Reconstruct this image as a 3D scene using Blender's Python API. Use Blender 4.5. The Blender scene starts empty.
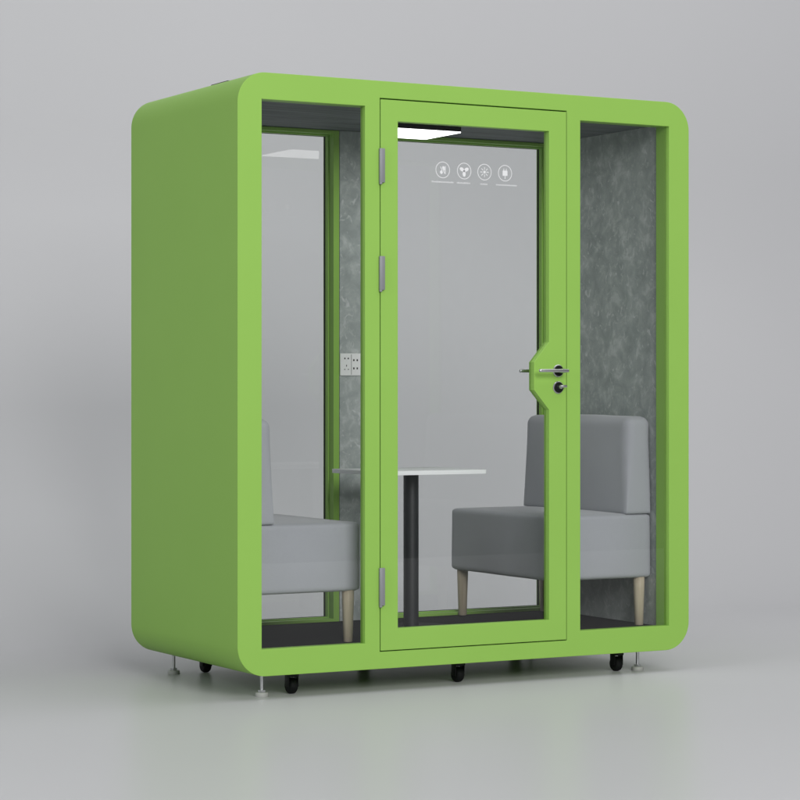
import bpy, bmesh, math, random
from mathutils import Vector, Matrix, noise
random.seed(4)
S = bpy.context.scene
COL = S.collection
R = math.radians

# ------------------------------------------------------------------ helpers
def V(*a): return Vector(a)

def tag(o, label=None, cat=None, group=None, kind=None):
    for k, v in (('label', label), ('category', cat), ('group', group), ('kind', kind)):
        if v: o[k] = v
    return o

def link(name, bm, m, parent=None, loc=(0, 0, 0), smooth=False, auto=None):
    """bm is in the object's local space; loc is a WORLD position (no rotations are used)."""
    me = bpy.data.meshes.new(name)
    bmesh.ops.recalc_face_normals(bm, faces=bm.faces)
    bm.to_mesh(me); bm.free()
    for k in (m if isinstance(m, (list, tuple)) else [m]): me.materials.append(k)
    o = bpy.data.objects.new(name, me); COL.objects.link(o)
    if smooth:
        for p in me.polygons: p.use_smooth = True
        if auto:
            me.set_sharp_from_angle(angle=R(auto))
            # flat caps stay flat: every edge between a cap (facing +-Y) and anything else is sharp
            if auto <= 22:
                cap = {}
                for p in me.polygons:
                    k = abs(p.normal.y) > .999
                    for ek in p.edge_keys: cap.setdefault(ek, []).append(k)
                at = me.attributes.get('sharp_edge') or me.attributes.new('sharp_edge', 'BOOLEAN', 'EDGE')
                for i, e in enumerate(me.edges):
                    c = cap.get(tuple(sorted(e.vertices)), cap.get(e.key))
                    if c and any(c) and not all(c): at.data[i].value = True
    wl = Vector(loc)
    if parent:
        o.parent = parent
        wl = wl - world_loc(parent)
    o.location = wl
    return o

def world_loc(o):
    p = Vector(o.location)
    while o.parent:
        o = o.parent; p += Vector(o.location)
    return p

def empty(name, loc):
    o = bpy.data.objects.new(name, None); COL.objects.link(o); o.location = loc
    o.empty_display_size = .1
    return o

def box(bm, x0, x1, y0, y1, z0, z1, bev=0.0, seg=2):
    r = bmesh.ops.create_cube(bm, size=1)
    for v in r['verts']:
        v.co = V(x0 + (v.co.x + .5) * (x1 - x0), y0 + (v.co.y + .5) * (y1 - y0), z0 + (v.co.z + .5) * (z1 - z0))
    if bev:
        es = list({e for v in r['verts'] for e in v.link_edges})
        bmesh.ops.bevel(bm, geom=es, offset=bev, segments=seg, profile=.5, affect='EDGES')
    return bm

def lathe(bm, prof, c=(0, 0, 0), axis='Z', n=32):
    """prof = [(r, h)...] closed at both ends with caps"""
    rings = []
    for r, h in prof:
        ring = []
        for i in range(n):
            a = 2 * math.pi * i / n
            p = (r * math.cos(a), r * math.sin(a), h)
            if axis == 'Y': p = (p[0], p[2], p[1])
            if axis == 'X': p = (p[2], p[0], p[1])
            ring.append(bm.verts.new(Vector(p) + Vector(c)))
        rings.append(ring)
    for a, b in zip(rings, rings[1:]):
        for i in range(n):
            bm.faces.new((a[i], a[(i + 1) % n], b[(i + 1) % n], b[i]))
    bm.faces.new(rings[0]); bm.faces.new(rings[-1])
    return bm

def rrect(x0, x1, z0, z1, r, n=14):
    if r <= 0: return [(x0, z0), (x1, z0), (x1, z1), (x0, z1)]
    pts = []
    for cx, cz, a0 in ((x1 - r, z0 + r, -90), (x1 - r, z1 - r, 0), (x0 + r, z1 - r, 90), (x0 + r, z0 + r, 180)):
        for i in range(n + 1):
            a = R(a0 + 90 * i / n)
            pts.append((cx + r * math.cos(a), cz + r * math.sin(a)))
    return pts

def plate(bm, outer, holes, y0, y1, bev=0.0, bevback=False):
    """flat plate in XZ with holes, thickness y0..y1; the edges at y0 (and y1) get a small bevel"""
    edges = []
    for loop in [outer] + list(holes):
        vs = [bm.verts.new((x, y0, z)) for x, z in loop]
        for i in range(len(vs)): edges.append(bm.edges.new((vs[i], vs[(i + 1) % len(vs)])))
    fs = bmesh.ops.triangle_fill(bm, use_beauty=True, use_dissolve=False, edges=edges, normal=(0, -1, 0))
    faces = [f for f in fs['geom'] if isinstance(f, bmesh.types.BMFace)]
    ret = bmesh.ops.extrude_face_region(bm, geom=faces)
    nv = [g for g in ret['geom'] if isinstance(g, bmesh.types.BMVert)]
    for v in nv: v.co.y = y1
    faces2 = [g for g in ret['geom'] if isinstance(g, bmesh.types.BMFace)]
    # keep both caps
    bm.verts.ensure_lookup_table()
    if bev:
        def rim(y):
            out = []
            for e in bm.edges:
                if all(abs(v.co.y - y) < 1e-6 for v in e.verts) and len(e.link_faces) == 2:
                    k = sum(1 for f in e.link_faces if all(abs(v.co.y - y) < 1e-6 for v in f.verts))
                    if k == 1: out.append(e)
            return out
        es = rim(y0) + (rim(y1) if bevback else [])
        bmesh.ops.bevel(bm, geom=es, offset=bev, segments=2, profile=.5, affect='EDGES')
    return bm

# ------------------------------------------------------------------ materials
def mat(name, col, rough=.5, spec=.5, metal=0.0):
    m = bpy.data.materials.new(name); m.use_nodes = True
    b = m.node_tree.nodes['Principled BSDF']
    b.inputs['Base Color'].default_value = (*col, 1)
    b.inputs['Roughness'].default_value = rough
    b.inputs['Metallic'].default_value = metal
    b.inputs['Specular IOR Level'].default_value = spec
    return m, m.node_tree, b

def nd(nt, t, **kw):
    n = nt.nodes.new(t)
    for k, v in kw.items():
        if k in n.inputs: n.inputs[k].default_value = v
        else: setattr(n, k, v)
    return n

def coords(nt, scale=(1, 1, 1)):
    tc = nd(nt, 'ShaderNodeTexCoord'); mp = nd(nt, 'ShaderNodeMapping')
    mp.inputs['Scale'].default_value = scale
    nt.links.new(tc.outputs['Object'], mp.inputs['Vector'])
    return mp.outputs['Vector']

def ramp(nt, fac, stops):
    r = nd(nt, 'ShaderNodeValToRGB')
    e = r.color_ramp.elements
    while len(e) < len(stops): e.new(.5)
    for i, (p, c) in enumerate(stops):
        e[i].position = p; e[i].color = (*c, 1) if len(c) == 3 else c
    nt.links.new(fac, r.inputs['Fac'])
    return r.outputs['Color']

def bump(nt, b, h, strength, dist):
    n = nd(nt, 'ShaderNodeBump'); n.inputs['Strength'].default_value = strength; n.inputs['Distance'].default_value = dist
    nt.links.new(h, n.inputs['Height']); nt.links.new(n.outputs['Normal'], b.inputs['Normal'])

# green powder-coated metal
GREEN = (.292, .495, .088)
M_green, nt, b = mat('green_powder_coat', GREEN, .45, .16)
v = coords(nt, (1, 1, 1))
n = nd(nt, 'ShaderNodeTexNoise'); n.inputs['Scale'].default_value = 900; n.inputs['Detail'].default_value = 2
nt.links.new(v, n.inputs['Vector']); bump(nt, b, n.outputs['Fac'], .06, .0004)
n2 = nd(nt, 'ShaderNodeTexNoise'); n2.inputs['Scale'].default_value = 2.2; n2.inputs['Detail'].default_value = 3
nt.links.new(v, n2.inputs['Vector'])
nt.links.new(ramp(nt, n2.outputs['Fac'], [(.3, (.266, .486, .092)), (.7, (.274, .498, .096))]), b.inputs['Base Color'])

M_black, nt, b = mat('black_plastic', (.007, .008, .008), .42, .2)
M_pad, nt, b = mat('zinc_foot_pad', (.42, .43, .41), .45, .5, .1)
M_rubber, nt, b = mat('black_rubber', (.006, .007, .007), .6, .15)
M_gasket, nt, b = mat('dark_gasket', (.010, .018, .008), .7, .2)
M_steel, nt, b = mat('brushed_steel', (.55, .56, .57), .32, .5, 1.0)
v = coords(nt, (1, 1, 60)); n = nd(nt, 'ShaderNodeTexNoise'); n.inputs['Scale'].default_value = 12
nt.links.new(v, n.inputs['Vector'])
nt.links.new(ramp(nt, n.outputs['Fac'], [(.2, (.27,) * 3), (.8, (.40,) * 3)]), b.inputs['Roughness'])
M_hinge, nt, b = mat('satin_hinge_metal', (.24, .25, .265), .5, .4, .2)
M_white, nt, b = mat('white_plastic', (.82, .83, .83), .4, .4)
M_dot, nt, b = mat('dark_socket_hole', (.03, .03, .03), .6, .2)
M_table, nt, b = mat('white_laminate', (.88, .89, .91), .6, .3)
M_column, nt, b = mat('charcoal_painted_metal', (.022, .024, .027), .42, .5)

M_base, nt, b = mat('matt_charcoal_steel', (.018, .019, .021), .8, .2)
# grey upholstery
def fabric(name, c):
    m, nt, b = mat(name, c, .85, .15)
    v = coords(nt)
    w = nd(nt, 'ShaderNodeTexNoise'); w.inputs['Scale'].default_value = 420; w.inputs['Detail'].default_value = 3
    nt.links.new(v, w.inputs['Vector'])
    n = nd(nt, 'ShaderNodeTexNoise'); n.inputs['Scale'].default_value = 5; n.inputs['Detail'].default_value = 4
    nt.links.new(v, n.inputs['Vector'])
    mx = nd(nt, 'ShaderNodeMix', data_type='FLOAT'); mx.inputs[0].default_value = .7
    nt.links.new(n.outputs['Fac'], mx.inputs[2]); nt.links.new(w.outputs['Fac'], mx.inputs[3])
    lo = tuple(x * .93 for x in c); hi = tuple(x * 1.07 for x in c)
    nt.links.new(ramp(nt, mx.outputs[0], [(.3, lo), (.7, hi)]), b.inputs['Base Color'])
    b.inputs['Sheen Weight'].default_value = .25
    bump(nt, b, w.outputs['Fac'], .35, .001)
    return m
M_fabric = fabric('grey_woven_fabric', (.385, .395, .43))

# pale wood legs
M_wood, nt, b = mat('pale_beech', (.52, .45, .34), .5, .3)
v = coords(nt, (60, 60, 3)); n = nd(nt, 'ShaderNodeTexNoise'); n.inputs['Scale'].default_value = 1.6; n.inputs['Detail'].default_value = 4
nt.links.new(v, n.inputs['Vector'])
nt.links.new(ramp(nt, n.outputs['Fac'], [(.25, (.44, .37, .27)), (.75, (.58, .51, .39))]), b.inputs['Base Color'])

# mottled acoustic felt lining
M_felt, nt, b = mat('mottled_acoustic_felt', (.12, .14, .13), .9, .15)
v = coords(nt, (1, 1, 1))
big = nd(nt, 'ShaderNodeTexNoise'); big.inputs['Scale'].default_value = 5; big.inputs['Detail'].default_value = 5; big.inputs['Roughness'].default_value = .6; big.inputs['Distortion'].default_value = .8
nt.links.new(v, big.inputs['Vector'])
v2 = coords(nt, (1, 1, .95))
fine = nd(nt, 'ShaderNodeTexNoise'); fine.inputs['Scale'].default_value = 17; fine.inputs['Detail'].default_value = 8; fine.inputs['Roughness'].default_value = .6; fine.inputs['Distortion'].default_value = .5
nt.links.new(v2, fine.inputs['Vector'])
c1 = ramp(nt, big.outputs['Fac'], [(.30, (.32, .355, .348)), (.70, (.445, .478, .472))])
c2 = ramp(nt, fine.outputs['Fac'], [(.37, (.262, .300, .292)), (.545, (.385, .418, .412)), (.68, (.61, .64, .635))])
mx = nd(nt, 'ShaderNodeMix', data_type='RGBA'); mx.inputs[0].default_value = .55
nt.links.new(c1, mx.inputs[6]); nt.links.new(c2, mx.inputs[7]); 
fl = nd(nt, 'ShaderNodeTexNoise'); fl.inputs['Scale'].default_value = 34; fl.inputs['Detail'].default_value = 4; fl.inputs['Roughness'].default_value = .5; fl.inputs['Distortion'].default_value = 1.6
nt.links.new(coords(nt, (1, 1, .7)), fl.inputs['Vector'])
fm = nd(nt, 'ShaderNodeMix', data_type='RGBA')
nt.links.new(ramp(nt, fl.outputs['Fac'], [(.59, (0, 0, 0)), (.71, (.6, .6, .6))]), fm.inputs[0])
nt.links.new(mx.outputs[2], fm.inputs[6]); fm.inputs[7].default_value = (.66, .68, .69, 1)
nt.links.new(fm.outputs[2], b.inputs['Base Color'])
bump(nt, b, fine.outputs['Fac'], .12, .002)

# grained ceiling board
M_ceil, nt, b = mat('grained_ceiling_board', (.07, .08, .08), .7, .3)
v = coords(nt, (1.2, 28, 1)); n = nd(nt, 'ShaderNodeTexNoise'); n.inputs['Scale'].default_value = 2.5; n.inputs['Detail'].default_value = 5
nt.links.new(v, n.inputs['Vector'])
nt.links.new(ramp(nt, n.outputs['Fac'], [(.3, (.085, .098, .102)), (.7, (.19, .21, .215))]), b.inputs['Base Color'])

# dark carpet
M_carpet, nt, b = mat('dark_carpet', (.020, .020, .022), .95, .1)
v = coords(nt); n = nd(nt, 'ShaderNodeTexNoise'); n.inputs['Scale'].default_value = 260; n.inputs['Detail'].default_value = 3
nt.links.new(v, n.inputs['Vector'])
nt.links.new(ramp(nt, n.outputs['Fac'], [(.3, (.008, .008, .009)), (.7, (.024, .023, .026))]), b.inputs['Base Color'])
bump(nt, b, n.outputs['Fac'], .5, .003)

# clear glass: transparent + thin reflections
def glass(name, tint, k=1.0):
    m = bpy.data.materials.new(name); m.use_nodes = True; nt = m.node_tree; nt.nodes.clear()
    out = nd(nt, 'ShaderNodeOutputMaterial'); mix = nd(nt, 'ShaderNodeMixShader')
    tr = nd(nt, 'ShaderNodeBsdfTransparent'); gl = nd(nt, 'ShaderNodeBsdfGlossy')
    tr.inputs['Color'].default_value = (*tint, 1); gl.inputs['Roughness'].default_value = 0.015
    fr = nd(nt, 'ShaderNodeFresnel'); fr.inputs['IOR'].default_value = 1.45
    mu = nd(nt, 'ShaderNodeMath', operation='MULTIPLY'); mu.inputs[1].default_value = k
    geo = nd(nt, 'ShaderNodeNewGeometry')
    # same reflectance from either side of each face
    inv = nd(nt, 'ShaderNodeMath', operation='SUBTRACT'); inv.inputs[0].default_value = 1
    nt.links.new(geo.outputs['Backfacing'], inv.inputs[1])
    mul2 = nd(nt, 'ShaderNodeMath', operation='MULTIPLY')
    nt.links.new(fr.outputs[0], mu.inputs[0]); nt.links.new(mu.outputs[0], mul2.inputs[0]); nt.links.new(inv.outputs[0], mul2.inputs[1])
    nt.links.new(mul2.outputs[0], mix.inputs['Fac'])
    nt.links.new(tr.outputs[0], mix.inputs[1]); nt.links.new(gl.outputs[0], mix.inputs[2])
    nt.links.new(mix.outputs[0], out.inputs['Surface'])
    return m
M_glass = glass('clear_glass', (.98, .985, .983), 1.9)

M_print, nt, b = mat('white_print', (.74, .75, .76), .5, .3)
M_lamp, nt, b = mat('lit_diffuser', (.8, .8, .8), .5, .2)
b.inputs['Emission Color'].default_value = (1, .995, .98, 1); b.inputs['Emission Strength'].default_value = 3.6

# studio floor and wall: same pale grey paint
def studio(name, rough, spec):
    m, nt, b = mat(name, (.50, .503, .514), rough, spec)
    v = coords(nt, (1, 1, 1)); n = nd(nt, 'ShaderNodeTexNoise'); n.inputs['Scale'].default_value = .35; n.inputs['Detail'].default_value = 2
    nt.links.new(v, n.inputs['Vector'])
    nt.links.new(ramp(nt, n.outputs['Fac'], [(.3, (.512, .515, .527)), (.7, (.528, .531, .543))]), b.inputs['Base Color'])
    return m
M_floor = studio('pale_grey_paint', .33, .12)
M_wall = M_floor

# ------------------------------------------------------------------ setting
GZ = -.087
YC, RC, WT = 2.0, 2.6, 8.0          # where the cove starts, its radius, top of the wall
bm = bmesh.new()
vs = [bm.verts.new((x, y, GZ)) for x, y in ((-14, -6.13), (22, -6.13), (22, YC), (-14, YC))]
bm.faces.new(vs)
tag(link('floor', bm, M_floor), kind='structure')
bm = bmesh.new()
prev = None
prof = [(YC + RC * math.sin(R(a)), GZ + RC * (1 - math.cos(R(a)))) for a in range(0, 91, 3)] + [(YC + RC, WT)]
for y, z in prof:
    cur = [bm.verts.new((-14, y, z)), bm.verts.new((22, y, z))]
    if prev: bm.faces.new((prev[0], prev[1], cur[1], cur[0]))
    prev = cur
tag(link('backdrop_wall', bm, M_wall, smooth=True), kind='structure')

# ------------------------------------------------------------------ the booth
W, D, H = 2.0102, .9866, 2.2
X0, X1, Z0, Z1 = .097, 1.9129, .098, 2.1024
pod = empty('office_booth', (W / 2, D / 2, GZ))
tag(pod, 'bright green rounded soundproof meeting booth with glass front, standing on casters and levelling feet', 'office booth')
OUT = rrect(0, W, 0, H, .112)
FD = .090
INx0, INx1, INz0, INz1 = .075, 1.935, .070, 2.130     # cavity of the shell behind the linings

bm = bmesh.new()
plate(bm, OUT, [[(INx0, INz0), (INx1, INz0), (INx1, INz1), (INx0, INz1)]], FD, .905)
link('shell', bm, M_green, pod, smooth=True, auto=22)

def hole(x0, x1, z0, z1): return [(x0, z0), (x1, z0), (x1, z1), (x0, z1)]
g = .003
bm = bmesh.new()
plate(bm, OUT, [hole(X0, .5246, Z0, Z1), hole(.5886 - g * .4, 1.4213 + g * .4, .0664 - .003, 2.1332 + .003), hole(1.4857, X1, Z0, Z1)], 0, .0365, .0016)
plate(bm, OUT, [hole(X0, X1, .0925, Z1 + .004)], .0365, FD)
link('front_frame', bm, M_green, pod, smooth=True, auto=22)

# back frame: centre panel between two tall windows
bm = bmesh.new()
BL, BR = .862, 1.148
plate(bm, OUT, [hole(X0, BL, Z0 + .002, Z1), hole(BR, X1, Z0 + .002, Z1)], .905, D, .0)
# stepped jamb moulding round each opening (towards the inside)
for a, c in ((X0, BL), (BR, X1)):
    plate(bm, hole(a - .026, c + .026, .0885, Z1 + .0125), [hole(a + .0005, c - .0005, Z0 + .0025, Z1 - .0005)], .895, .9048, .0012)
# inner bead in front of the glass
for a, c in ((X0, BL), (BR, X1)):
    plate(bm, hole(a - .001, c + .001, Z0, Z1 + .001), [hole(a + .006, c - .006, Z0 + .007, Z1 - .006)], .935, .958, .0015)
link('back_frame', bm, M_green, pod, smooth=True, auto=22)

for a, c in ((X0, BL), (BR, X1)):
    bm = bmesh.new(); plate(bm, hole(a + .001, c - .001, Z0 + .003, Z1 - .001), [hole(a + .0072, c - .0072, Z0 + .0082, Z1 - .0072)], .9583, .9605)
    plate(bm, hole(a + .001, c - .001, Z0 + .003, Z1 - .001), [hole(a + .0065, c - .0065, Z0 + .0075, Z1 - .0065)], .9695, .972)
    gk = link('gasket', bm, M_gasket, pod)
    bm = bmesh.new(); box(bm, a + .002, c - .002, .961, .969, Z0 + .004, Z1 - .002)
    link('rear_window_pane', bm, M_glass, pod)

# linings
bm = bmesh.new(); box(bm, INx0 + .002, INx1 - .002, FD + .0005, .8945, INz0 + .001, .088); link('carpet', bm, M_carpet, pod)
bm = bmesh.new(); box(bm, INx0 + .002, INx1 - .002, FD + .0005, .8945, 2.117, INz1 - .001); link('ceiling_panel', bm, M_ceil, pod)
for x0, x1, lab in ((INx0 + .001, .085, None), (1.925, INx1 - .001, None)):
    bm = bmesh.new(); box(bm, x0, x1, FD + .0005, .8945, .0885, 2.1165); link('felt_wall_panel', bm, M_felt, pod)
bm = bmesh.new(); box(bm, BL + .0275, BR - .0275, .894, .9042, .0885, 2.1165, .002); link('felt_wall_panel', bm, M_felt, pod)

# front fixed windows
for a, c in ((X0, .5246), (1.4857, X1)):
    bm = bmesh.new(); box(bm, a + .0005, c - .0005, .018, .026, Z0 + .0005, Z1 - .0005)
    link('window_pane', bm, M_glass, pod)

# roof vent cap
bm = bmesh.new()
box(bm, .150, .44, .44, .56, H - .002, H + .021, .004); box(bm, .172, .41, .455, .545, H + .0205, H + .0275, .003)
link('roof_vent', bm, M_black, pod)

# ceiling lamp
bm = bmesh.new(); box(bm, .86, 1.152, .352, .638, 2.0735, 2.1168, .002); lamp = link('ceiling_light', bm, M_black, pod)
bm = bmesh.new(); box(bm, .8615, 1.1505, .3535, .6365, 2.0690, 2.0733, .0008); link('diffuser', bm, M_lamp, lamp)

# power socket on the centre wall panel
bm = bmesh.new(); box(bm, .888, .985, .8855, .8938, 1.104, 1.196, .0025); sock = link('power_socket', bm, M_white, pod)
HOLES = [(.9062, .9118, 1.172, 1.178), (.9222, .9278, 1.172, 1.178), (.9155, .9185, 1.141, 1.149),
         (.906, .911, 1.128, 1.131), (.923, .928, 1.128, 1.131)]
for hx0, hx1, hz0, hz1 in HOLES + [(cx - .003, cx + .003, cz - .004, cz + .004) for cx in (.951, .967) for cz in (1.168, 1.134)]:
    bm = bmesh.new(); box(bm, hx0, hx1, .8845, .8858, hz0, hz1); link('socket_hole', bm, M_dot, sock)
bm = bmesh.new(); box(bm, .939, .9405, .8848, .8858, 1.108, 1.192); link('switch_seam', bm, M_dot, sock)

# ---- door
DX0, DX1, DZ0, DZ1 = .5886 + g * .6, 1.4213 - g * .6, .0664 + .001, 2.1332 - .002
GX0, GX1, GZ0, GZ1 = .6642, 1.3394, .1481, 2.0521
hl = [(GX0, GZ0), (GX1, GZ0), (GX1, .966), (1.270, 1.044), (1.270, 1.152), (GX1, 1.231), (GX1, GZ1), (GX0, GZ1)]
bm = bmesh.new(); plate(bm, [(DX0, DZ0), (DX1, DZ0), (DX1, DZ1), (DX0, DZ1)], [hl], -.001, .0365, .0014, True)
door = link('door', bm, M_green, pod, smooth=True, auto=22)
bm = bmesh.new(); box(bm, GX0 - .0, GX1 + .0, .0215, .0285, GZ0 - .0, GZ1 + .0)
# glass is let into the rebate: the lock plate overlaps it, so trim the pane to the opening's outline
bm.clear(); plate(bm, [(x, z) for x, z in hl], [], .0215, .0285)
link('glass_pane', bm, M_glass, door)
# printed icons (flat ink on the glass)
def disc_ring(bm, cx, cz, r0, r1, y, n=40):
    a = [bm.verts.new((cx + r0 * math.cos(2 * math.pi * i / n), y, cz + r0 * math.sin(2 * math.pi * i / n))) for i in range(n)]
    c = [bm.verts.new((cx + r1 * math.cos(2 * math.pi * i / n), y, cz + r1 * math.sin(2 * math.pi * i / n))) for i in range(n)]
    for i in range(n): bm.faces.new((a[i], a[(i + 1) % n], c[(i + 1) % n], c[i]))
def poly(bm, pts, y): bm.faces.new([bm.verts.new((x, y, z)) for x, z in pts])
def stroke(bm, x0, z0, x1, z1, w, y):
    d = Vector((x1 - x0, z1 - z0)).normalized() * w / 2; nx, nz = -d.y, d.x
    poly(bm, [(x0 + nx, z0 + nz), (x1 + nx, z1 + nz), (x1 - nx, z1 - nz), (x0 - nx, z0 - nz)], y)
def blob(bm, cx, cz, rx, rz, ang, y, n=18):
    ca, sa = math.cos(ang), math.sin(ang)
    poly(bm, [(cx + rx * math.cos(t) * ca - rz * math.sin(t) * sa, cz + rx * math.cos(t) * sa + rz * math.sin(t) * ca) for t in [2 * math.pi * i / n for i in range(n)]], y)
yi = .0208
icons = [(.872, 'quiet'), (.967, 'fan'), (1.058, 'light'), (1.151, 'plug')]
bars = [(.823, .921), (.934, .994), (1.039, 1.075), (1.110, 1.206)]
IZ = 1.8815
rnd = random.Random(3)
for (cx, kind), (b0, b1) in zip(icons, bars):
    bm = bmesh.new()
    disc_ring(bm, cx, IZ, .0290, .0315, yi)
    if kind == 'quiet':
        blob(bm, cx + .004, IZ + .006, .006, .009, .4, yi); blob(bm, cx - .006, IZ - .009, .006, .007, .2, yi)
        stroke(bm, cx - .010, IZ + .012, cx - .002, IZ - .004, .003, yi)
        stroke(bm, cx + .011, IZ + .015, cx + .011, IZ - .016, .003, yi)
        stroke(bm, cx + .002, IZ + .000, cx + .009, IZ - .014, .003, yi)
    if kind == 'fan':
        for k in range(3):
            a = R(150 - 120 * k)
            blob(bm, cx + .0115 * math.cos(a), IZ + .0115 * math.sin(a), .0105, .0070, a, yi)
        blob(bm, cx, IZ, .004, .004, 0, yi)
    if kind == 'light':
        blob(bm, cx, IZ, .0055, .0055, 0, yi)
        for k in range(8):
            a = R(45 * k); stroke(bm, cx + .009 * math.cos(a), IZ + .009 * math.sin(a), cx + .019 * math.cos(a), IZ + .019 * math.sin(a), .0028, yi)
    if kind == 'plug':
        poly(bm, [(cx - .011, IZ - .010), (cx + .011, IZ - .010), (cx + .011, IZ + .010), (cx - .011, IZ + .010)], yi)
        stroke(bm, cx - .0055, IZ + .010, cx - .0055, IZ + .018, .003, yi); stroke(bm, cx + .0055, IZ + .010, cx + .0055, IZ + .018, .003, yi)
        stroke(bm, cx, IZ - .010, cx, IZ - .022, .003, yi)
    # the tiny unreadable line of print under the icon
    x = b0
    while x < b1 - .003:
        w = rnd.uniform(.0022, .0042)
        z0 = 1.8355 - .0028; z1 = 1.8355 + rnd.choice([.0018, .0018, .0030])
        stroke(bm, x + w / 2, z0, x + w / 2, z1, w * .62, yi)
        x += w + .0006
    link('printed_icon', bm, M_print, door)

# hinges
for z0, z1 in ((1.819, 1.947), (1.417, 1.544), (.237, .378)):
    bm = bmesh.new()
    box(bm, .5815, .6035, -.0125, -.0015, z0, z1, .002)
    lathe(bm, [(.0045, z0 - .007), (.006, z0 - .005), (.006, z0 + .0005)], (.5875, -.007, 0), 'Z', 16)
    link('hinge', bm, M_hinge, door, smooth=True, auto=30)

# lever handle, thumb turn
hx, hz = 1.3805, 1.1185
bm = bmesh.new(); lathe(bm, [(.0245, -.0012), (.0245, -.004), (.0225, -.006)], (hx, 0, hz), 'Y', 40)
link('handle_rosette', bm, M_steel, door, smooth=True, auto=30)
bm = bmesh.new(); lathe(bm, [(.0205, -.0061), (.0205, -.0085), (.019, -.010)], (hx, 0, hz), 'Y', 40)
link('rosette_cap', bm, M_black, door, smooth=True, auto=30)
bm = bmesh.new()
lathe(bm, [(.0085, -.010), (.0085, -.048)], (hx, 0, hz), 'Y', 24)
box(bm, 1.262, 1.3965, -.058, -.046, hz - .0062, hz + .0062, .0035, 3)
link('lever_handle', bm, M_steel, door, smooth=True, auto=40)
bm = bmesh.new()
lathe(bm, [(.0225, .037), (.0225, .0445), (.021, .0455)], (hx, 0, hz), 'Y', 32)
lathe(bm, [(.0085, .0455), (.0085, .095)], (hx, 0, hz), 'Y', 24)
box(bm, 1.265, 1.395, .090, .102, hz - .0062, hz + .0062, .0035, 3)
link('inner_lever_handle', bm, M_steel, door, smooth=True, auto=40)
lz = 1.0535
bm = bmesh.new(); lathe(bm, [(.0245, -.0012), (.0245, -.004), (.0225, -.006)], (hx, 0, lz), 'Y', 40)
link('lock_rosette', bm, M_steel, door, smooth=True, auto=30)
bm = bmesh.new(); lathe(bm, [(.0205, -.0061), (.0205, -.0085), (.019, -.010)], (hx, 0, lz), 'Y', 40)
link('lock_cap', bm, M_black, door, smooth=True, auto=30)
bm = bmesh.new()
lathe(bm, [(.0080, -.0101), (.0080, -.020), (.0070, -.022)], (hx + .003, 0, lz + .002), 'Y', 24)
box(bm, hx + .002, hx + .026, -.028, -.0165, lz + .000, lz + .010, .002)
link('thumb_turn', bm, M_steel, door, smooth=True, auto=40)

# ---- undercarriage
def caster(x, y):
    c = empty('caster', (x, y, GZ)); c.parent = pod; c.location = V(x, y, GZ) - world_loc(pod)
    bm = bmesh.new()
    lathe(bm, [(.022, .0), (.022, -.008)], (0, 0, .0865), 'Z', 20)
    box(bm, -.021, .021, -.020, .022, .064, .080, .004)
    for q in (-.0205, .0175): box(bm, q, q + .003, -.014, .020, .026, .070, .001)
    link('caster_fork', bm, M_black, c, (x, y, GZ), smooth=True, auto=40)
    bm = bmesh.new()
    lathe(bm, [(.019, -.0165), (.0245, -.0155), (.0285, -.011), (.0298, -.0045), (.0298, .0045), (.0285, .011), (.0245, .0155), (.019, .0165)], (0, .006, .0298), 'X', 36)
    link('caster_wheel', bm, M_rubber, c, (x, y, GZ), smooth=True, auto=30)
    return c
for x in (.28, 1.0, 1.742):
    for y in (.12, .885): caster(x, y)
def foot(x, y):
    c = empty('levelling_foot', (x, y, GZ)); c.parent = pod; c.location = V(x, y, GZ) - world_loc(pod)
    bm = bmesh.new(); lathe(bm, [(.0066, .016), (.0066, .0868)], n=16)
    lathe(bm, [(.0150, .0165), (.0150, .0250)], n=6)
    link('threaded_stem', bm, M_steel, c, (x, y, GZ), smooth=True, auto=30)
    bm = bmesh.new(); lathe(bm, [(.0235, 0), (.0245, .002), (.0240, .0130), (.0225, .0150), (.010, .0163)], n=28)
    link('foot_pad', bm, M_pad, c, (x, y, GZ), smooth=True, auto=30)
for x in (.148, 1.832):
    for y in (.105, .905): foot(x, y)

# ------------------------------------------------------------------ furniture
def cushion(x0, x1, y0, y1, z0, z1, r, puff, n=22, lean=0.0, rb=None):
    """box with rounded edges and slightly swollen faces"""
    bm = bmesh.new()
    r0 = r
    c = V((x0 + x1) / 2, (y0 + y1) / 2, (z0 + z1) / 2); h = V((x1 - x0) / 2, (y1 - y0) / 2, (z1 - z0) / 2)
    bmesh.ops.create_cube(bm, size=2)
    bmesh.ops.subdivide_edges(bm, edges=bm.edges[:], cuts=n, use_grid_fill=True)
    for v in bm.verts:
        u = v.co.copy()
        # crowd samples toward the edges
        u = V(*[math.copysign(abs(t) ** .6, t) if t else 0 for t in u])
        p = V(u.x * h.x, u.y * h.y, u.z * h.z)
        if rb is not None:
            t = min(1, max(0, (u.z + .98) / 1.5)); rr = rb + (r0 - rb) * t
            r = rr
        q = V(*[max(-(h[i] - r), min(h[i] - r, p[i])) for i in range(3)])
        d = p - q
        if d.length > 1e-9:
            d = d.normalized() * r
        p = q + d
        f = [(1 - (p[i] / h[i]) ** 2) for i in range(3)]
        p += V(puff[0] * (p.x / h.x) ** 3 * f[1] * f[2], puff[1] * (p.y / h.y) ** 3 * f[0] * f[2], puff[2] * (p.z / h.z) ** 3 * f[0] * f[1])
        p.x += lean * (p.z / h.z)
        w = noise.noise(V(p.x * 5 + x0 * 3, p.y * 5, p.z * 5)) * .0022
        p += p.normalized() * w
        v.co = p + c
    return bm

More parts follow.
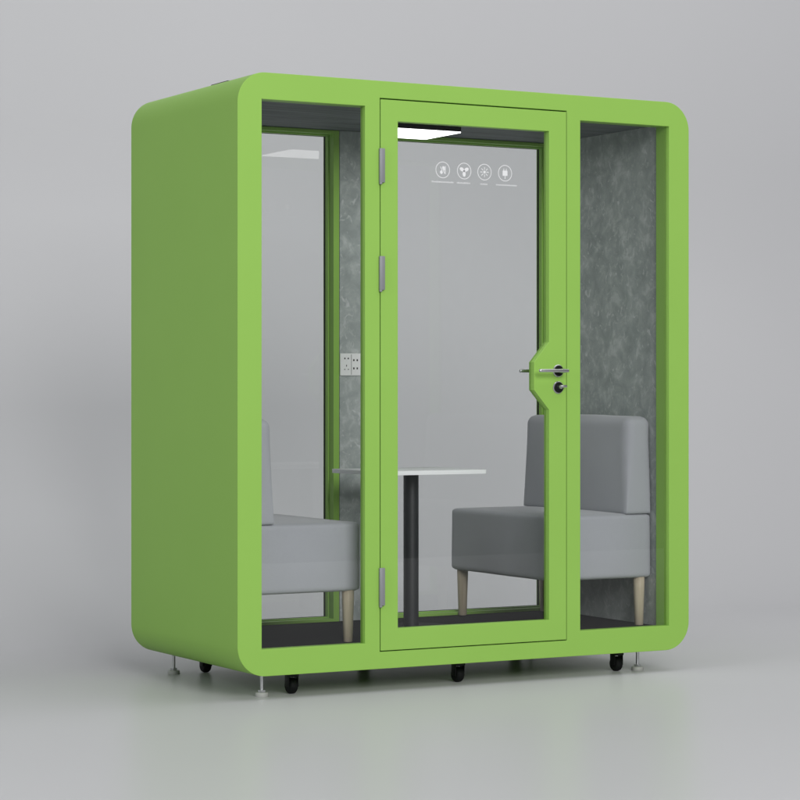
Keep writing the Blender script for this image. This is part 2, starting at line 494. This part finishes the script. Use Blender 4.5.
def sofa(front_x, back_x, s):
    """s=+1: the backrest is at larger x (faces left)"""
    xa, xb = min(front_x, back_x), max(front_x, back_x)
    ch = empty('sofa_seat', ((xa + xb) / 2, .52, .088))
    ch['category'] = 'chair'
    def L(name, bm, m):
        bmesh.ops.translate(bm, verts=bm.verts[:], vec=-Vector(ch.location))
        return link(name, bm, m, ch, ch.location, smooth=True)
    L('seat', cushion(xa, xb, .132, .912, .283, .543, .018, (.004, .004, .005)), M_fabric)
    b0 = back_x - s * .122
    L('backrest', cushion(min(b0, back_x), max(b0, back_x), .132, .912, .5425, .937, .038, (.009, .002, .004), lean=s * .004, rb=.007), M_fabric)
    for lx in (front_x + s * .040, back_x - s * .040):
        for ly in (.165, .876):
            if s < 0 and ly > .5 and lx > .4: lx -= .045
            bm = bmesh.new()
            lathe(bm, [(.0155, .0885), (.0175, .091), (.0225, .24), (.0235, .2865)], (lx, ly, 0), 'Z', 24)
            L('leg', bm, M_wood)
    return ch
c1 = sofa(1.430, 1.921, 1)
tag(c1, 'right hand grey upholstered armless seat on pale wooden legs, backrest against the right felt wall', 'chair', 'grey seats facing each other in the booth')
c2 = sofa(.580, .089, -1)
tag(c2, 'left hand grey armless seat on pale wooden legs, behind the left window of the booth', 'chair', 'grey seats facing each other in the booth')

tb = empty('pedestal_table', (1.005, .5, .088))
tag(tb, 'small white rectangular table on a charcoal pedestal between the two grey seats', 'table')
def T(name, bm, m):
    bmesh.ops.translate(bm, verts=bm.verts[:], vec=-Vector(tb.location))
    return link(name, bm, m, tb, tb.location, smooth=True, auto=35)
# rectangular top with slightly rounded corners
bm = bmesh.new()
tp = rrect(.995 - .247, .995 + .247, .5 - .198, .5 + .198, .010, 6)
lo = [bm.verts.new((x, y, .7105)) for x, y in tp]; hi = [bm.verts.new((x, y, .7265)) for x, y in tp]
for i in range(len(tp)): bm.faces.new((lo[i], lo[(i + 1) % len(tp)], hi[(i + 1) % len(tp)], hi[i]))
bm.faces.new(lo); bm.faces.new(hi)
bmesh.ops.bevel(bm, geom=[e for e in bm.edges if abs(e.verts[0].co.z - e.verts[1].co.z) < 1e-6], offset=.0012, segments=2, profile=.5, affect='EDGES')
T('tabletop', bm, M_table)
bm = bmesh.new(); lathe(bm, [(.0305, .0955), (.0305, .7100)], (1.005, .5, 0), 'Z', 40); T('column', bm, M_column)
bm = bmesh.new(); lathe(bm, [(.180, .0885), (.180, .0920), (.176, .0950)], (1.005, .5, 0), 'Z', 64); T('base', bm, M_base)

# ------------------------------------------------------------------ camera
cam = bpy.data.cameras.new('camera'); co = bpy.data.objects.new('camera', cam); COL.objects.link(co)
co.location = (-3.669, -7.7381, 1.0321)
co.rotation_euler = (R(90), 0, -.5114)
cam.sensor_width = 36; cam.lens = 2360.997 * 36 / 800
cam.shift_y = -(400 - 392.98) / 800
cam.clip_end = 200
S.camera = co

# ------------------------------------------------------------------ light
wd = bpy.data.worlds.new('World'); S.world = wd; wd.use_nodes = True
bg = wd.node_tree.nodes['Background']
bg.inputs['Color'].default_value = (.97, .98, 1, 1); bg.inputs['Strength'].default_value = .14

def area(name, loc, target, sx, sy, power, col=(1, 1, 1)):
    l = bpy.data.lights.new(name, 'AREA'); l.shape = 'RECTANGLE'; l.size = sx; l.size_y = sy
    l.energy = power; l.color = col
    o = bpy.data.objects.new(name, l); COL.objects.link(o); o.location = loc
    o.rotation_euler = (Vector(target) - Vector(loc)).to_track_quat('-Z', 'Y').to_euler()
    return o
area('key_softbox', (-0.9, -10.4, 4.7), (1.0, 0, 0.7), 6, 4, 835, (1, .985, .98))
area('overhead_softbox', (2.8, -3.6, 8.5), (2.8, -1.0, 0), 11, 6, 290, (.985, .985, 1))
area('wall_wash', (5.2, 0.0, 6.0), (5.2, 4.4, 1.3), 11, 1.6, 150, (.985, .985, 1))
area('side_softbox', (-6.5, -1.5, 3.2), (0, .5, 1.1), 3, 3, 128, (.95, .99, .985))

S.view_settings.view_transform = 'Standard'; S.view_settings.look = 'None'
S.view_settings.exposure = 0; S.view_settings.gamma = 1
S.render.engine = 'CYCLES'
S.cycles.max_bounces = 12; S.cycles.transparent_max_bounces = 24; S.cycles.diffuse_bounces = 6
